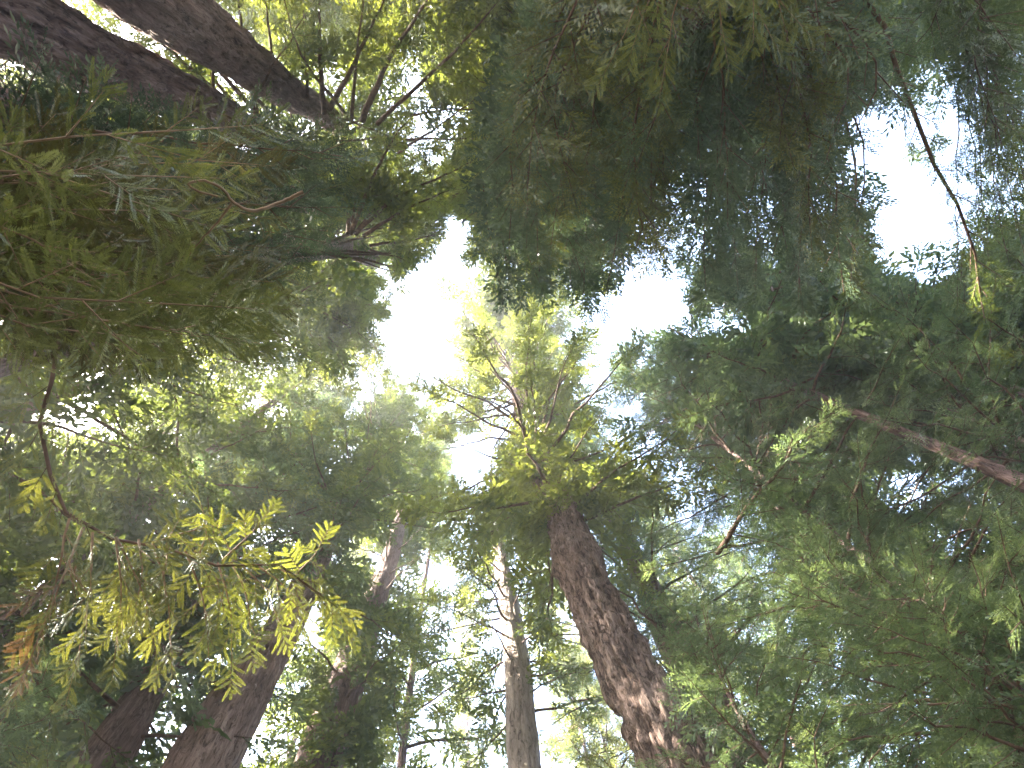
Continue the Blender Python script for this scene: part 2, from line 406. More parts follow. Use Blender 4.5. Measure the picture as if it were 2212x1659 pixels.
def make_tree(name, label, P, R, d, bark, leafm, z0, z1, Rc, nl, kind='far', group='redwoods around the clearing', limbs_as_parts=True, sides=64, ring=.16, ridge=.05,
              tl=1.5, step=.34, tint=.5, plates=0., azc=None, azw=None, prof=.45, rise0=-5, rise1=38, droop=.12, cut=True, shag=None, tj=.12):
    P = smooth_path(np.column_stack((P, R)), max(8, int((P[-1][2]) / ring))); R = np.maximum(P[:, 3], .02); P = P[:, :3]
    root = thing(name, label, 'tree', (P[0][0], P[0][1], 0), group)
    a = Acc(); trunk_mesh(a, P, R, sides, ridge, seed=rng.random() * 50, plates=plates); a.build('trunk', [bark], root, True)
    leaf = Acc(); wood0 = Acc()
    for i in range(nl):
        t = (i + rng.random() * .7) / nl
        z = z0 + (z1 - z0) * t ** .95
        if z >= P[-1][2]: continue
        base = np.array([np.interp(z, P[:, 2], P[:, c]) for c in range(3)]); rb = np.interp(z, P[:, 2], R)
        az = i * 2.39996 + rng.normal(0, .3)
        if azc is not None:
            dd = (az - azc + math.pi) % (2 * math.pi) - math.pi; az = azc + dd * azw / math.pi
        L = Rc * ((1 - t) ** prof * .95 + .10) * rng.uniform(.72, 1.15) * (1 if t > .15 else .8)
        rise = math.radians(rise0 + (rise1 - rise0) * t + rng.normal(0, 6))
        base = base + np.array((math.cos(az), math.sin(az), 0)) * rb * .75
        lp = limb_path(base, az, L, rise, droop * (1 - .4 * t))
        if cut:
            lp = cut_limb(lp)
            if lp is None: continue
        r = max(.012, min(.016 * L, rb * .45)); rad = r * np.linspace(1, .18, len(lp))
        w = Acc() if limbs_as_parts else wood0
        tube(w, lp, rad, 6, 0)
        B, X, l = dress(lp, w, leaf, kind, 1 if not limbs_as_parts else 0, tl * (.55 + .45 * (1 - t)), step, tint=tint, tj=tj)
        if limbs_as_parts: w.build('limb', [WOOD], root)
    if shag:                    # short leafy shoots sprouting straight from the bark
        for za, zb, n, ln in shag:
            z = rng.uniform(za, zb, n); az = rng.uniform(0, 2 * math.pi, n)
            b = np.stack([np.interp(z, P[:, 2], P[:, c]) for c in range(3)], 1); rb = np.interp(z, P[:, 2], R)
            dr = np.stack((np.cos(az), np.sin(az), rng.normal(.1, .35, n)), 1); b[:, :2] += dr[:, :2] * rb[:, None] * .9
            l = ln * rng.uniform(.5, 1.3, n)
            k = keep_mask(b + dr * l[:, None] * .6); place_twigs(leaf, b[k], dr[k], l[k], kind, 1 if not limbs_as_parts else 0, tint + rng.normal(0, tj, k.sum()), jit=.5)
    if leaf.n:
        if not limbs_as_parts:
            for v, f, m, tt in zip(wood0.v, wood0.f, wood0.m, wood0.t): pass
            off = leaf.n
            leaf.v += wood0.v; leaf.f += [f + off for f in wood0.f]; leaf.m += wood0.m; leaf.t += wood0.t; leaf.n += wood0.n
            leaf.build('crown', [WOOD, leafm], root)
        else:
            leaf.build('crown', [leafm], root)
    return root

def top_at(P, z, lean=(0, 0)): return np.array((P[-1][0] + lean[0], P[-1][1] + lean[1], z))

def add_limb(root, path, r0, leafm, kind='mid', tl=.9, step=.2, s0=.15, tint=.5, r1=.2, spread=55, droop=.25, wood=None, n=16, prune=True, dressit=True, name='limb', fol=None, jit=.35, plane=1.0, tj=.12):
    P = smooth_path(np.asarray(path), n); P[1:-1] += rng.normal(0, .012, (n - 2, 3)) * np.linalg.norm(P[-1] - P[0]) * .25
    w = Acc(); tube(w, P, r0 * np.linspace(1, r1, n), 8, 0, rough=.12)
    f = Acc() if fol is None else fol
    if dressit: dress(P, w, f, kind, 0, tl, step, s0=s0, tint=tint, spread=spread, droop=droop, prune=prune, jit=jit, plane=plane, tj=tj)
    lo = w.build(name, [wood or WOOD], root)
    if fol is None and f.n: f.build('foliage', [leafm], lo).location = (0, 0, 0)
    return lo

#@@SCENE
# ------------------------------------------------------------------ forest floor
gm, t = newmat('forest_duff'); L = t.links.new
tc = N_(t, 'ShaderNodeTexCoord'); n1 = N_(t, 'ShaderNodeTexNoise'); n1.inputs['Scale'].default_value = 1.5; n1.inputs['Detail'].default_value = 10
L(tc.outputs['Object'], n1.inputs['Vector']); r = ramp(t, [(.3, (.045, .038, .024)), (.55, (.12, .105, .065)), (.75, (.19, .18, .11))]); L(n1.outputs['Fac'], r.inputs['Fac'])
p = N_(t, 'ShaderNodeBsdfPrincipled'); p.inputs['Roughness'].default_value = .95; L(r.outputs[0], p.inputs['Base Color'])
bp = N_(t, 'ShaderNodeBump'); bp.inputs['Strength'].default_value = .6; L(n1.outputs['Fac'], bp.inputs['Height']); L(bp.outputs[0], p.inputs['Normal'])
o = N_(t, 'ShaderNodeOutputMaterial'); L(p.outputs[0], o.inputs['Surface'])
g = Acc(); xs = np.concatenate((np.linspace(-150, -60, 8), np.linspace(-50, 50, 51), np.linspace(60, 150, 8))); n = len(xs)
X, Y = np.meshgrid(xs, xs); Z = (vnoise(np.stack((X * .12, Y * .12, X * 0), -1)) - .5) * .5 * np.clip((np.hypot(X, Y) - 2) / 6, 0, 1)
i = np.arange(n - 1)[:, None] * n + np.arange(n - 1)[None]
g.add(np.stack((X, Y, Z), -1), np.stack((i, i + 1, i + n + 1, i + n), -1)); go = g.build('ground', [gm], None, True); go['kind'] = 'structure'

PI = math.pi
CLEAR += [([(742, 532, 50), (812, 560, 48)], 36.), ([(40, 60, 85), (160, 110, 78), (320, 175, 58), (520, 270, 34)], 16.0), ([(350, 0, 75), (450, 72, 66), (540, 138, 52), (620, 198, 40), (700, 246, 28)], 22.0),
          ([(1400, 1540, 62), (1318, 1370, 62), (1262, 1240, 56), (1222, 1135, 42)], 21.0), ([(1130, 1570, 34), (1098, 1300, 24), (1078, 1180, 14)], 30.0),
          ([(560, 1440, 46), (640, 1300, 36), (700, 1180, 24)], 25.0), ([(440, 1640, 60), (520, 1500, 45)], 16.0), ([(2212, 1003, 26), (2070, 950, 14)], 24.0),
          ([(260, 1600, 40), (310, 1510, 30)], 16.0), ([(2010, 1200, 14), (2060, 1235, 18)], 22.)]
for x, y, d, rr in ((1100, 1310, 14, 1.1), (1085, 1210, 14, 1.0), (1105, 1400, 14, .6), (1170, 970, 9, 1.2), (1090, 780, 9, 3.2), (1100, 620, 9, 2.5), (2040, 1040, 14, 1.2), (690, 1240, 12, .7), (1820, 690, 24, 2.5),
                   (820, 1290, 15, .8), (1310, 830, 11, 1.2), (1860, 1110, 13, .7), (640, 230, 14, 2.5), (200, 60, 9, 1.), (590, 880, 16, 2.5), (1050, 500, 5, 2.5), (840, 1000, 26, 3), (300, 300, 13, 2.), (700, 760, 12, 2.2), (780, 850, 16, 2.4), (480, 900, 18, 2.2), (900, 620, 7, 2.0), (1000, 830, 16, 1.8), (860, 420, 8, 2.0), (1330, 470, 8, 1.6), (560, 1000, 20, 2.4), (960, 900, 18, 2.0), (1060, 560, 6, 2), (400, 1500, 25, 2.5), (1220, 1400, 34, 3), (900, 1450, 36, 3), (1480, 840, 12, .9), (1250, 560, 9, 1.5)):
    SUNGAP.append((PD(x, y, d), rr))
for x, y, sl_, rr in ((570, 1260, 3.4, .50), (680, 1300, 3.3, .4), (480, 1340, 3.4, .3)):
    SUNGAP.append((PS(x, y, sl_), rr))
# ------------------------------------------------------------------ trees whose trunks the photo shows
# A: thick dark trunk out of the top left corner
P, R = px_trunk([(60, 62, 172), (150, 107, 158), (300, 167, 122), (400, 213, 98), (520, 270, 66)], 7.0)
P = np.vstack((P, PD(640, 335, 6.6), top_at(P, 34, (.5, .4)))); R = np.concatenate((R, [.30, .05]))
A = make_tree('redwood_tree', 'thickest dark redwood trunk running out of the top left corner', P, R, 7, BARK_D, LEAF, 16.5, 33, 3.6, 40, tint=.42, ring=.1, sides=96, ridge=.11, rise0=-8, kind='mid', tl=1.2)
# B: second thick trunk beside it
P, R = px_trunk([(375, 20, 150), (450, 72, 128), (540, 138, 100), (620, 198, 76), (700, 246, 54)], 7.2)
P = np.vstack((P, PD(790, 335, 6.8), top_at(P, 42, (.6, .5)))); R = np.concatenate((R, [.26, .05]))
B = make_tree('redwood_tree', 'grey brown redwood trunk beside the thickest one, bare limbs fanning above it', P, R, 7, BARK, LEAF, 25, 41, 4.6, 46, tint=.55, ring=.1, sides=96, ridge=.11, rise0=8, kind='far')
# C: stub end showing past the dark boughs
P, R = px_trunk([(500, 572, 58), (640, 545, 52), (745, 535, 46), (808, 560, 36)], [5.6, 5.6, 5.5, 5.2], ext=0)
Ct = make_tree('redwood_tree', 'redwood whose pinkish trunk end peeks out past the dark boughs left of centre', np.vstack((P, P[-1] + (.3, .1, 1.2))), np.append(R, .05), 6, BARK_R, LEAF, 19, 29, 4.2, 26, tint=.6, rise0=15, azc=-PI * .35, azw=1.5)
# D: shaggy brown trunk right of centre
P, R = px_trunk([(1432, 1585, 150), (1372, 1480, 132), (1318, 1370, 118), (1268, 1262, 102), (1246, 1215, 112), (1236, 1178, 88), (1216, 1120, 80), (1172, 1010, 62), (1138, 900, 44), (1112, 800, 26)], 9.0)
D = make_tree('redwood_tree', 'shaggy brown redwood trunk with a burl ring, its leafy top in the sky gap', np.vstack((P, PD(1098, 730, 9))), np.append(R, .04), 9, BARK_R, LEAF, 17, float(PD(1098, 735, 9)[2]), 4.6, 120, tint=.85, shag=[(17.0, 24, 260, .8), (24, 34, 260, .7)], cut=False, ring=.09, sides=96, ridge=.13, plates=.9, rise0=0, rise1=30, prof=.10, tl=1.5, step=.26)
# E: slim pale sunlit trunk
P, R = px_trunk([(1132, 1640, 74), (1118, 1450, 59), (1098, 1300, 43), (1076, 1180, 28), (1064, 1080, 16)], 14.0)
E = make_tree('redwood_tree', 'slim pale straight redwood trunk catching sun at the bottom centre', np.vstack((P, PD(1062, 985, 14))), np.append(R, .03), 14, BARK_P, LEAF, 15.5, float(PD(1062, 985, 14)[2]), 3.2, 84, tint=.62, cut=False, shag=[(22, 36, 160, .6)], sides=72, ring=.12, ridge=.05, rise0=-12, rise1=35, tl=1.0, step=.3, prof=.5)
# F
P, R = px_trunk([(440, 1640, 150), (560, 1440, 98), (640, 1300, 70), (698, 1180, 46), (740, 1090, 34)], 12.0)
Ft = make_tree('redwood_tree', 'leaning brown redwood trunk rising behind the sunlit yellow sprays', np.vstack((P, PD(880, 830, 12))), np.append(R, .05), 12, BARK, LEAF, 18, float(PD(860, 850, 12)[2]), 3.8, 90, tint=.5, ring=.12, ridge=.06, shag=[(17, 40, 300, .9)])
# G
P, R = px_trunk([(690, 1650, 105), (760, 1440, 78), (822, 1260, 48), (850, 1180, 36)], 15.0)
G = make_tree('redwood_tree', 'dark leafy redwood trunk between the leaning trunk and the slim pale one', np.vstack((P, PD(940, 850, 15))), np.append(R, .05), 15, BARK_D, LEAF, 8, float(PD(930, 870, 15)[2]), 2.6, 100, tint=.4, prof=.2, tl=1.2, shag=[(7, 40, 700, 1.0)])
# H
P, R = px_trunk([(225, 1650, 112), (300, 1520, 84), (375, 1400, 60), (450, 1280, 44)], 13.0)
H = make_tree('redwood_tree', 'dark brown redwood trunk in the bottom left corner', np.vstack((P, PD(720, 860, 13))), np.append(R, .05), 13, BARK, LEAF_BLUE, 12, float(PD(700, 890, 13)[2]), 3.6, 90, tint=.4, shag=[(12, 40, 300, 1.0)])
# I
P, R = px_trunk([(2260, 1022, 58), (2130, 972, 48), (2010, 928, 32), (1930, 890, 26)], 17.0)
I = make_tree('redwood_tree', 'pinkish bare redwood trunk slanting in from the right edge', np.vstack((P, PD(1560, 760, 17))), np.append(R, .05), 17, BARK_R, LEAF_BLUE, 22, float(PD(1580, 770, 17)[2]), 4.2, 90, tint=.5, shag=[(19.5, 40, 900, 1.2)])
# K
P, R = px_trunk([(1610, 1655, 120), (1520, 1500, 88), (1440, 1360, 66)], 13.5)
K = make_tree('redwood_tree', 'brown redwood trunk mostly hidden in green sprays at the bottom edge', np.vstack((P, PD(1230, 900, 13.5))), np.append(R, .05), 13, BARK_D, LEAF_BLUE, 6, float(PD(1240, 920, 13.5)[2]), 3.8, 100, tint=.5, prof=.4, kind='mid', tl=1.2, shag=[(9, 40, 400, 1.0)])
P, R = px_trunk([(2250, 1340, 60), (2120, 1265, 50), (2015, 1208, 40)], 19.0)
Lt = make_tree('redwood_tree', 'reddish redwood trunk glimpsed through leaves at the lower right edge', np.vstack((P, PD(1500, 880, 19))), np.append(R, .05), 19, BARK_R, LEAF_BLUE, 16, float(PD(1520, 890, 19)[2]), 4.4, 90, tint=.52, shag=[(16, 40, 200, 1.0)])

# ------------------------------------------------------------------ more crowns, mostly hiding their own trunks: (x px, y px of crown top, distance, z of lowest limb, radius, limbs, lod, leaf, tint, label)
def far_tree(x, y, d, z0, Rc, nl, kind, lm, tint, label, width=.24, tl=1.5, step=.30, **kw):
    tp = PD(x, y, d); tp[2] = min(tp[2], 58)
    nl = int(nl * (1.2 if x > 1150 and y > 450 else 1.1)); Rc = Rc * 1.12
    if y < 300: width = .10; kw.setdefault('shag', [(6, 50, 300, 1.3)])
    if kind == 'mid': tl, step, width = 1.05, .24, .17
    kw.setdefault('shag', [(z0, tp[2] - 1, int(max(0, tp[2] - z0 - 3) * 8), 1.0)])
    n = 6; zz = np.linspace(0, tp[2], n); P = np.array([(tp[0], tp[1], z) for z in zz]); P[:, :2] += rng.normal(0, .08, (n, 2)); R = width * (1 - .9 * zz / tp[2])
    return make_tree('redwood_tree', label, P, R, d, BARK_D, lm, z0, tp[2] * .985, Rc, nl, kind, limbs_as_parts=False, sides=24, ring=.6, tint=tint, tl=tl, step=step, **kw)
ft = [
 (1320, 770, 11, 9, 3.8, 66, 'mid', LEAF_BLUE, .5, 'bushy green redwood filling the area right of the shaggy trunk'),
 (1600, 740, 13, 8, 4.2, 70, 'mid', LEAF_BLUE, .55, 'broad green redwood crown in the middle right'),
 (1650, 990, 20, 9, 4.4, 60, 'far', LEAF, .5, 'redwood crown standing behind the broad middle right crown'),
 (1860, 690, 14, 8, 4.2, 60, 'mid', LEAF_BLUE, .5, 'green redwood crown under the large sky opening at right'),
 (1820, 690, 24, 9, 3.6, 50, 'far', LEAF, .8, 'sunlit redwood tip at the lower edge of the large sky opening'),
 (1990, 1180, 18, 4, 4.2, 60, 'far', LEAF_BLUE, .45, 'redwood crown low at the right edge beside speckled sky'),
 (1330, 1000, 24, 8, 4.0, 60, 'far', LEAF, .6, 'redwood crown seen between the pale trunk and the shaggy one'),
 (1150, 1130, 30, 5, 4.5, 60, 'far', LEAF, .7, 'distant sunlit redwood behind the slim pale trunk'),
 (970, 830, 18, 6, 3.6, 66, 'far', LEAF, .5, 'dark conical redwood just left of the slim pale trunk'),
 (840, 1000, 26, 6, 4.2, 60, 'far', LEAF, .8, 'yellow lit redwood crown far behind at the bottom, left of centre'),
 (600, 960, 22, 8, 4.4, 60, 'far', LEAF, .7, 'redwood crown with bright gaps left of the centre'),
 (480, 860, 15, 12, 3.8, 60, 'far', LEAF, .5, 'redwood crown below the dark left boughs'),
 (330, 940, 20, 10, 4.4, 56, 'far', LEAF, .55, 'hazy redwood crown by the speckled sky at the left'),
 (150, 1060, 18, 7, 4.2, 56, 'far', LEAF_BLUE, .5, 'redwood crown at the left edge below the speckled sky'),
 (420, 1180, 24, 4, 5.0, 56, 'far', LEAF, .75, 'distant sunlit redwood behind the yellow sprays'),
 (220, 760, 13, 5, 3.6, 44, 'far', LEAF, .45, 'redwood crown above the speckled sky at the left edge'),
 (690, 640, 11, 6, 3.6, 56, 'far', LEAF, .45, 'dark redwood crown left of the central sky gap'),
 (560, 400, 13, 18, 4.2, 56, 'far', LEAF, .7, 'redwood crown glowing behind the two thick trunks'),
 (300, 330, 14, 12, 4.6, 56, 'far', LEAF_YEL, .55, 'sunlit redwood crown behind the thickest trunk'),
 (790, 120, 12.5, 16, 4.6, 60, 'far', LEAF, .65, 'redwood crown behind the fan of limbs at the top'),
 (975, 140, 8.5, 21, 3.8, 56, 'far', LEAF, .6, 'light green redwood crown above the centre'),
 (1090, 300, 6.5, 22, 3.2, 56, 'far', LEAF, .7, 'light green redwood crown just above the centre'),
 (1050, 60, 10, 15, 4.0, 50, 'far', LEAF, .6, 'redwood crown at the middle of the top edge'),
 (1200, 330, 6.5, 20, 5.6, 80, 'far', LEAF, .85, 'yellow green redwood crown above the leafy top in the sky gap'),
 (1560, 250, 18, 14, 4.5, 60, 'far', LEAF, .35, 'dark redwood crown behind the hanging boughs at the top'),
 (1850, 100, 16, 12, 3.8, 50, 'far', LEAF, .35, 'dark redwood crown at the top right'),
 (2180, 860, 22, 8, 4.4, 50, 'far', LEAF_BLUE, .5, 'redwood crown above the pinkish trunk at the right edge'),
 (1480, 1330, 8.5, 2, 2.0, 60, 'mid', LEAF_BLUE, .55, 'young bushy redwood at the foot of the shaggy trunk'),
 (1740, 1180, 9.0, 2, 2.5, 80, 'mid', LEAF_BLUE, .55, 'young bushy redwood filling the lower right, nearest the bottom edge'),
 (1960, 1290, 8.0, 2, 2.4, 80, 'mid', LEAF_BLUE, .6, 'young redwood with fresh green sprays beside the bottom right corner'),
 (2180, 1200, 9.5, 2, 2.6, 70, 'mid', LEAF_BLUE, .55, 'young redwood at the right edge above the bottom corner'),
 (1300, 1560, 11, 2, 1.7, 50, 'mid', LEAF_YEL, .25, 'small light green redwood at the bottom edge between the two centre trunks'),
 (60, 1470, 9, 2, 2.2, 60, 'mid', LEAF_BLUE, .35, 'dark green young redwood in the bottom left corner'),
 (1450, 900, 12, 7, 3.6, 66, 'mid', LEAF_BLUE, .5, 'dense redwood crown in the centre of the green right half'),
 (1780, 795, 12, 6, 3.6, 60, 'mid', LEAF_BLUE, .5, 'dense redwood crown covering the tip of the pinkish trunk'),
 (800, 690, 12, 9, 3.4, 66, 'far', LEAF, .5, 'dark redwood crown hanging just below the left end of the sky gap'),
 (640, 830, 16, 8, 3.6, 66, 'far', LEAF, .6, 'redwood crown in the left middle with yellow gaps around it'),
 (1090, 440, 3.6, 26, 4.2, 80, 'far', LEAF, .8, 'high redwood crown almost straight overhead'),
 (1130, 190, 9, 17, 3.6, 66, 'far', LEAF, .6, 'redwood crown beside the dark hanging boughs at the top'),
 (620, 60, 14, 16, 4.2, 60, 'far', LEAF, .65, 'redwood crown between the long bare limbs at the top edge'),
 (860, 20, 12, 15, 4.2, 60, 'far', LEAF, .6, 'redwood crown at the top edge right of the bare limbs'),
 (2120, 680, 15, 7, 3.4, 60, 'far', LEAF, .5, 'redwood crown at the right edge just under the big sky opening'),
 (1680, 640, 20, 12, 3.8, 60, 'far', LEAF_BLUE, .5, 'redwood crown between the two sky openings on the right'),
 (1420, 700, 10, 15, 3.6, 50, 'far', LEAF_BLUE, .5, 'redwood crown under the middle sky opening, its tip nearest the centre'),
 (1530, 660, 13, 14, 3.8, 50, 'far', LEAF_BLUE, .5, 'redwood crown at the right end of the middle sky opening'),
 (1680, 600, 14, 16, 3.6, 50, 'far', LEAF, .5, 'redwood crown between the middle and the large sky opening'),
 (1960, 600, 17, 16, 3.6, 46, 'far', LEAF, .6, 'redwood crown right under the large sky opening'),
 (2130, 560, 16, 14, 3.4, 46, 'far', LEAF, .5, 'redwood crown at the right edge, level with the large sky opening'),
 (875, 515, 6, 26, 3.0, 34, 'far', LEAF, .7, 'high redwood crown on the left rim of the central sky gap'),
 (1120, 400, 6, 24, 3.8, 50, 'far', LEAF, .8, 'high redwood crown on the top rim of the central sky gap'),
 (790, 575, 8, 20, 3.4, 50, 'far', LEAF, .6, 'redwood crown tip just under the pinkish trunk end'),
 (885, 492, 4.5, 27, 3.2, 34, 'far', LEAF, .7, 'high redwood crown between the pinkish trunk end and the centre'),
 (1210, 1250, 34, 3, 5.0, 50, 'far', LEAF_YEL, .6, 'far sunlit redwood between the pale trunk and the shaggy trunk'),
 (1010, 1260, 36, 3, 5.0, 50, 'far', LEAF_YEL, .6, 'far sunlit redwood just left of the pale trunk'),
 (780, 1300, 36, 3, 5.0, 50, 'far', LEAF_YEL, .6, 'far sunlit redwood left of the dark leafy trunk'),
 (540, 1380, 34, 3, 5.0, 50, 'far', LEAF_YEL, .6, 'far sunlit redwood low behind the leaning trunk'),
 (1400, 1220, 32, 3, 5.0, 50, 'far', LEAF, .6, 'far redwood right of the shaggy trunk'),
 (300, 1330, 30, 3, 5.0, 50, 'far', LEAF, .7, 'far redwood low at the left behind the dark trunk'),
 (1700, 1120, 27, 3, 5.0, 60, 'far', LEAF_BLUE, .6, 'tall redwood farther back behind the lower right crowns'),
 (1520, 1150, 30, 3, 5.0, 60, 'far', LEAF_BLUE, .6, 'tall redwood farther back just right of the shaggy trunk'),
 (1900, 1230, 25, 3, 5.0, 60, 'far', LEAF_BLUE, .6, 'tall redwood farther back toward the bottom right corner'),
 (2130, 1010, 26, 3, 5.0, 60, 'far', LEAF_BLUE, .6, 'tall redwood farther back behind the pinkish trunk'),
 (330, 180, 24, 4, 5.0, 64, 'far', LEAF_YEL, .5, 'far sunlit redwood glimpsed between the two thick trunks'),
 (120, 260, 21, 3, 5.0, 64, 'far', LEAF, .7, 'far redwood behind the thickest trunk at the top left corner'),
 (60, 520, 16, 8, 4.2, 60, 'far', LEAF, .5, 'redwood crown behind the dark near boughs'),
]
made = {}
for q in ft:
    made[q[9]] = far_tree(*q[:9], q[9])

# ------------------------------------------------------------------ near trees beyond the frame whose low boughs hang into it
def from_trunk(root, pts, r=.25):
    p = np.asarray(pts[0]); t = np.array((root.location[0], root.location[1], max(1.0, p[2] - .5))); return [t] + list(pts)
def side_tree(label, x, y, r, h=26):
    n = 8; zz = np.linspace(0, h, n); P = np.array([(x, y, z) for z in zz]); R = r * (1 - .85 * zz / h)
    root = thing('redwood_tree', label, 'tree', (x, y, 0), 'redwoods around the clearing')
    Pq = smooth_path(np.column_stack((P, R)), 90); a = Acc(); trunk_mesh(a, Pq[:, :3], Pq[:, 3], 48, .05); a.build('trunk', [BARK_D], root, True)
    return root

# dark needle boughs reaching in from the left edge
nl_ = side_tree('redwood off the left edge, its dark close boughs hanging over the left side', -4.6, -1.2, .35)
hub = np.array((-4.4, -1.2, 3.0))
def fan(root, specs, leafm, kind, tl, step, tint, r0, z=None, **kw):
    for sp in specs:
        pts = [np.asarray(PS(x, y, s)) for x, y, s in sp]
        add_limb(root, pts, r0, leafm, kind, tl, step, tint=tint, **kw)
left = []
for q in range(44):
    y0 = rng.uniform(285, 740); x1 = rng.uniform(190, 520); y1 = np.clip(y0 + rng.normal(60, 80), 280, 720); s = rng.uniform(1.7, 3.4)
    left.append([(-420, 430 + (y0 - 450) * .35, s * 1.25 + .6), (-100, y0 * .7 + 130, s * 1.1), ((x1) * .45, (y0 + y1) / 2, s), (x1, y1, s * rng.uniform(.95, 1.1))])
fan(nl_, left, LEAF_NEAR, 'near', .42, .115, .5, .011, wood=WOOD_L, s0=.12, prune=False, twigwood=False, droop=.05) if False else None
for sp in left:
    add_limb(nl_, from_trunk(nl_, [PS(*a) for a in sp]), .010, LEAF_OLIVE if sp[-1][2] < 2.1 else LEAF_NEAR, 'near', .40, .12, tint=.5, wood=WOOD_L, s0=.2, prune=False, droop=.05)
# softer dark boughs of the same side further up, closing the left mass
for q in range(24):
    y0 = rng.uniform(270, 640); x1 = rng.uniform(430, 720); y1 = np.clip(300 + (y0 - 250) * .75 + rng.normal(0, 40), 270, 600); s = rng.uniform(6, 8.5)
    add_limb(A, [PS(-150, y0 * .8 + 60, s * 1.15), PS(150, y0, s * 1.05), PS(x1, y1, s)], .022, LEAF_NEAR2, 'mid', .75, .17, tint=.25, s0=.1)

# dark hanging boughs over the upper right
ur = side_tree('redwood above the top edge, its broad dark boughs hanging over the upper right', 2.6, -6.2, .45)
for q in range(58):
    a0 = rng.uniform(0, 1); x1 = 1100 + 780 * a0; yb = 600 + 30 * math.sin(a0 * 5); y1 = rng.uniform(180, yb); 
    if x1 > 1780: y1 = min(y1, 260 if q % 3 else 560)
    if x1 < 1180: y1 = rng.uniform(330, 600)
    s = rng.uniform(6, 11)
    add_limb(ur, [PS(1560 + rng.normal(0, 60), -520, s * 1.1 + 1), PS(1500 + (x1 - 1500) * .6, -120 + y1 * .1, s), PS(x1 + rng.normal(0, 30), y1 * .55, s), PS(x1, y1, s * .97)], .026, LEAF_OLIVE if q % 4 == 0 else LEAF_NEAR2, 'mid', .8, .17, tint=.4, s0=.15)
for x1, y1, s in ((1330, 110, 3.6), (1440, 120, 3.4), (1560, 60, 3.8), (1640, 30, 3.2), (1380, 60, 3.9), (1700, 20, 3.7)):
    add_limb(ur, [PS(1520, -420, s * 1.2), PS((1520 + x1) / 2, -120, s), PS(x1, y1, s)], .010, LEAF_OLIVE, 'near', .4, .11, tint=.5, wood=WOOD_L, prune=False)

for q in range(40):             # higher boughs closing the lower rim of the dark mass
    x1 = rng.uniform(1080, 1880); y1 = rng.uniform(430, 625); s = rng.uniform(13, 19)
    add_limb(ur, [PS(1560 + rng.normal(0, 60), -420, s * 1.1 + 1), PS(1480 + (x1 - 1480) * .7, 40, s * 1.02), PS(x1 + rng.normal(0, 30), y1 * .6, s), PS(x1, y1, s * .97)], .05, LEAF_NEAR2, 'far', 1.3, .26, tint=.5, s0=.4)
# silhouetted bough in front of the large sky opening
rt = side_tree('redwood off the top right corner with a thin drooping bough against the large sky opening', 6.4, -4.6, .35)
add_limb(rt, [np.array((6.4, -4.6, 6.5)), PS(1880, -140, 7.5), PS(1905, 60, 7.2), PS(1960, 190, 7), PS(2000, 310, 7), PS(2060, 430, 7), PS(2112, 560, 7), PS(2118, 640, 7.2)], .045, LEAF, 'mid', .6, .15, tint=.3, prune=False)
for q in range(24):
    y1 = rng.uniform(40, 620); x1 = rng.uniform(1930 if y1 < 230 else 2060, 2260); s = rng.uniform(9, 13)
    add_limb(rt, [PS(2080 + rng.normal(0, 90), -260, s), PS((x1 + 2060) / 2, y1 * .3, s), PS(x1, y1, s)], .018, LEAF, 'mid', .75, .22, tint=.35, s0=.1, prune=False)

# yellow lit spray hanging at the lower left
yl = side_tree('redwood off the lower left edge, its drooping bough ending in yellow green sprays', -6.8, 0.0, .3)
add_limb(yl, [np.array((-6.8, 0, 3.4)), PS(-60, 420, 4.6), PS(112, 700, 4.0), PS(82, 880, 3.9), PS(86, 1010, 3.8), PS(125, 1100, 3.7), PS(230, 1160, 3.6), PS(330, 1172, 3.5), PS(450, 1215, 3.4), PS(600, 1225, 3.3), PS(700, 1290, 3.3)], .024, LEAF_OLIVE, 'near', .36, .10, tint=.6, s0=.5, prune=False, n=30, wood=WOOD)
for x0, y0, x1, y1 in ((330, 1172, 370, 1420), (400, 1190, 450, 1400), (500, 1215, 540, 1370), (250, 1160, 250, 1400), (560, 1225, 650, 1330), (430, 1200, 440, 1110), (330, 1172, 500, 1130), (600, 1225, 735, 1345), (420, 1190, 480, 1300), (520, 1220, 600, 1340), (640, 1240, 690, 1180), (470, 1215, 500, 1420), (360, 1175, 330, 1300), (300, 1165, 290, 1330), (480, 1210, 560, 1130), (150, 1120, 60, 1440), (200, 1150, 160, 1450), (250, 1160, 330, 1380)):
    add_limb(yl, [PS(x0, y0, 3.5), PS((x0 + x1) / 2 + 12, (y0 + y1) / 2 - 8, 3.4), PS(x1, y1, 3.35)], .006, LEAF_YEL if x0 > 415 else LEAF_OLIVE, 'near', .26, .062, tint=.5, wood=WOOD_L, s0=.1, prune=False, n=8, droop=.45)  # sunlit shoots coloured yellow, the shaded ones olive

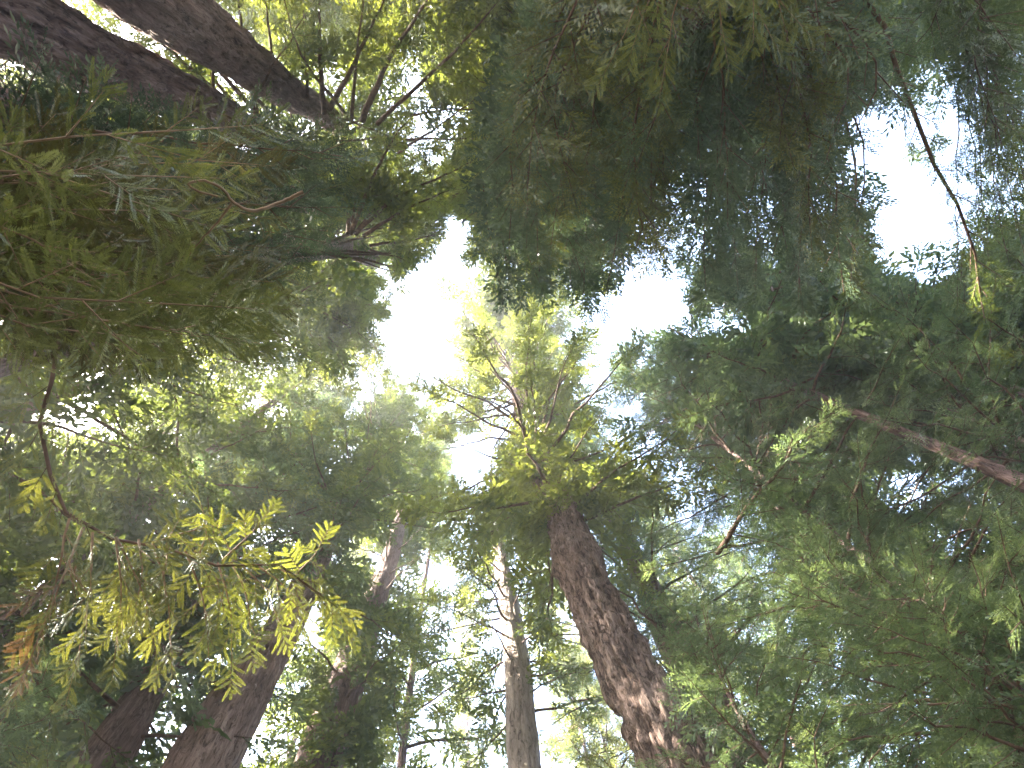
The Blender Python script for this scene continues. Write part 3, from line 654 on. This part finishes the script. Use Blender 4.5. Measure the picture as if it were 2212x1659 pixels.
# long bare limbs fanning over the top, with fine foliage high above
for pts, r0 in (([(700, 244), (692, 120), (690, -30)], .10), ([(712, 236), (768, 130), (845, -30)], .10), ([(782, 262), (850, 110), (905, 30), (940, -40)], .11), ([(815, 268), (930, 160), (1010, 80), (1070, 10)], .08),
                ([(590, 240), (588, 120), (568, -30)], .08), ([(555, 250), (528, 120), (512, -30)], .09), ([(745, 246), (652, 120), (606, -30)], .06), ([(664, 210), (656, 60), (655, -30)], .06), ([(760, 260), (770, 120), (790, -30)], .07),
                ([(570, 262), (470, 150), (330, 20), (280, -40)], .08), ([(540, 262), (450, 180), (300, 50), (230, -40)], .08), ([(520, 240), (430, 130), (360, 40), (300, -50)], .06), ([(600, 262), (500, 150), (420, 40)], .07),
                ([(860, 300), (960, 300), (1080, 296)], .05), ([(880, 250), (980, 235), (1095, 243)], .05), ([(860, 330), (950, 270), (1060, 190)], .05)):
    add_limb(B, [PS(x, y, 21.5 - 1.2 * i) for i, (x, y) in enumerate(pts)], r0, LEAF, 'far', 1.1, .30, tint=.8, s0=.3, droop=.1, n=14)
for pts, r0 in (([(752, 505), (750, 440), (720, 330)], .07), ([(768, 505), (850, 430), (960, 380), (1050, 330)], .07), ([(785, 510), (880, 450), (985, 405)], .06), ([(760, 500), (800, 400), (850, 300), (900, 240)], .07),
                ([(770, 500), (820, 440), (930, 330)], .05), ([(800, 530), (880, 520), (960, 505)], .05), ([(760, 505), (770, 420), (790, 350)], .05), ([(800, 540), (870, 560), (915, 590)], .03)):
    add_limb(Ct, [PS(x, y, 17 + 1.2 * i) for i, (x, y) in enumerate(pts)], r0, LEAF, 'far', .9, .22, tint=.8, s0=.2, droop=.1, n=14)
for pts in ([(1098, 770), (1020, 700), (960, 615)], [(1098, 765), (1040, 680), (1015, 600)], [(1100, 760), (1060, 650), (1050, 560)], [(1102, 760), (1092, 640), (1085, 560)], [(1104, 765), (1120, 660), (1128, 570)], [(1106, 765), (1160, 660), (1190, 590)],
            [(1108, 770), (1180, 700), (1250, 640)], [(1110, 775), (1170, 720), (1230, 690)], [(1095, 775), (1030, 758), (925, 745)], [(1112, 790), (1190, 780), (1240, 760)], [(1100, 790), (1040, 800), (980, 830)], [(1120, 820), (1170, 800), (1230, 800)],
            [(1098, 768), (1000, 720), (970, 680)], [(1102, 762), (1075, 660), (1070, 600)], [(1106, 765), (1140, 650), (1160, 600)]):
    z0_ = float(PD(1100, 770, 9)[2]); b_ = PD(*pts[0], 9)
    add_limb(D, [b_] + [PS(x, y, np.linalg.norm(b_ - EYE) + .5 + .8 * i) for i, (x, y) in enumerate(pts[1:])], .07, LEAF, 'far', 1.7, .22, tint=.9, s0=.08, droop=.0, n=12, prune=False)

# ------------------------------------------------------------------ haze volume added to imitate glare and lift the shadows
def haze(density):
    m, t = newmat('glare_haze'); v = N_(t, 'ShaderNodeVolumePrincipled'); v.inputs['Color'].default_value = (.93, .96, 1.0, 1); v.inputs['Density'].default_value = density; v.inputs['Anisotropy'].default_value = .3
    o = N_(t, 'ShaderNodeOutputMaterial'); t.links.new(v.outputs[0], o.inputs['Volume'])
    a = Acc(); x, z0, z1 = 153.0, -2.0, 61.0
    c = [(-x, -x, z0), (x, -x, z0), (x, x, z0), (-x, x, z0), (-x, -x, z1), (x, -x, z1), (x, x, z1), (-x, x, z1)]
    a.add(c, [(0, 3, 2, 1), (4, 5, 6, 7), (0, 1, 5, 4), (1, 2, 6, 5), (2, 3, 7, 6), (3, 0, 4, 7)])
    h = a.build('haze', [m]); h['kind'] = 'stuff'
haze(.0026)

for x1, y1 in ((1760, 815), (1780, 850), (1820, 880), (1860, 870), (1915, 890), (1945, 935), (1900, 860), (1840, 850), (1960, 900), (1990, 960), (1880, 920), (1800, 830), (1930, 840), (1860, 900)):
    add_limb(I, [PS(2010, 925, 23.5), PS((2010 + x1) / 2, (925 + y1) / 2 + 6, 22.6), PS(x1, y1, 21.8)], .05, LEAF_BLUE, 'mid', 1.2, .16, tint=.5, s0=.02, prune=False, n=10)

# a twisted dead twig in the dark boughs, a browned spray, and the thick crooked limb at right
add_limb(nl_, [PS(655, 415, 1.95), PS(600, 440, 1.95), PS(545, 455, 1.93), PS(505, 437, 1.92), PS(480, 408, 1.92), PS(440, 390, 1.92), PS(408, 398, 1.92), PS(425, 412, 1.92), PS(470, 425, 1.92)], .006, LEAF, dressit=False, wood=WOOD_L, n=40, r1=.5, name='dead_twig')
add_limb(nl_, [PS(500, 440, 1.93), PS(470, 480, 1.95), PS(425, 530, 2.0), PS(395, 570, 2.1)], .004, LEAF, dressit=False, wood=WOOD_L, n=14, name='dead_twig')
add_limb(yl, [PS(180, 1140, 3.6), PS(140, 1240, 3.4), PS(105, 1330, 3.35), PS(70, 1410, 3.3)], .007, LEAF_DEAD, 'near', .24, .07, tint=.5, wood=WOOD_L, s0=.35, prune=False, n=10, droop=.5)
yt = made['young bushy redwood filling the lower right, nearest the bottom edge']
add_limb(yt, [PS(1550, 1195, 8.3), PS(1585, 1140, 8.0), PS(1625, 1080, 8.1), PS(1690, 1010, 8.2), PS(1715, 960, 8.3), PS(1752, 930, 8.4), PS(1770, 915, 8.5)], .036, LEAF_BLUE, 'mid', .7, .12, tint=.6, s0=.0, prune=False, n=24)

def fill(root, x0, x1, y0, y1, sx, sy, n, sa, sb, leafm, tint, tl=1.3):   # long upper limbs reaching in over the clearing
    for q in range(n):
        tx, ty = rng.uniform(x0, x1), rng.uniform(y0, y1); s_ = rng.uniform(sa, sb)
        add_limb(root, [PS(sx + rng.normal(0, 25), sy + rng.normal(0, 25), s_ + 1.5), PS((sx + tx) / 2 + rng.normal(0, 14), (sy + ty) / 2 + rng.normal(0, 14), s_ + .6), PS(tx, ty, s_)], .05, leafm, 'far', tl, .24, tint=tint, s0=.2, droop=.1, n=9)
hi = made['redwood crown tip just under the pinkish trunk end']
fill(hi, 730, 865, 570, 840, 640, 640, 36, 26, 32, LEAF, .75)
hi = made['high redwood crown on the top rim of the central sky gap']
fill(hi, 860, 1110, 400, 545, 1110, 330, 34, 27, 34, LEAF, .9)
fill(hi, 1110, 1320, 500, 660, 1200, 380, 24, 27, 34, LEAF, .9)
hi = made['redwood crown between the middle and the large sky opening']
fill(hi, 1480, 1760, 560, 690, 1700, 640, 20, 20, 26, LEAF_BLUE, .6)
hi = made['redwood crown right under the large sky opening']
fill(hi, 1850, 2200, 600, 720, 2080, 760, 20, 18, 24, LEAF_BLUE, .8)
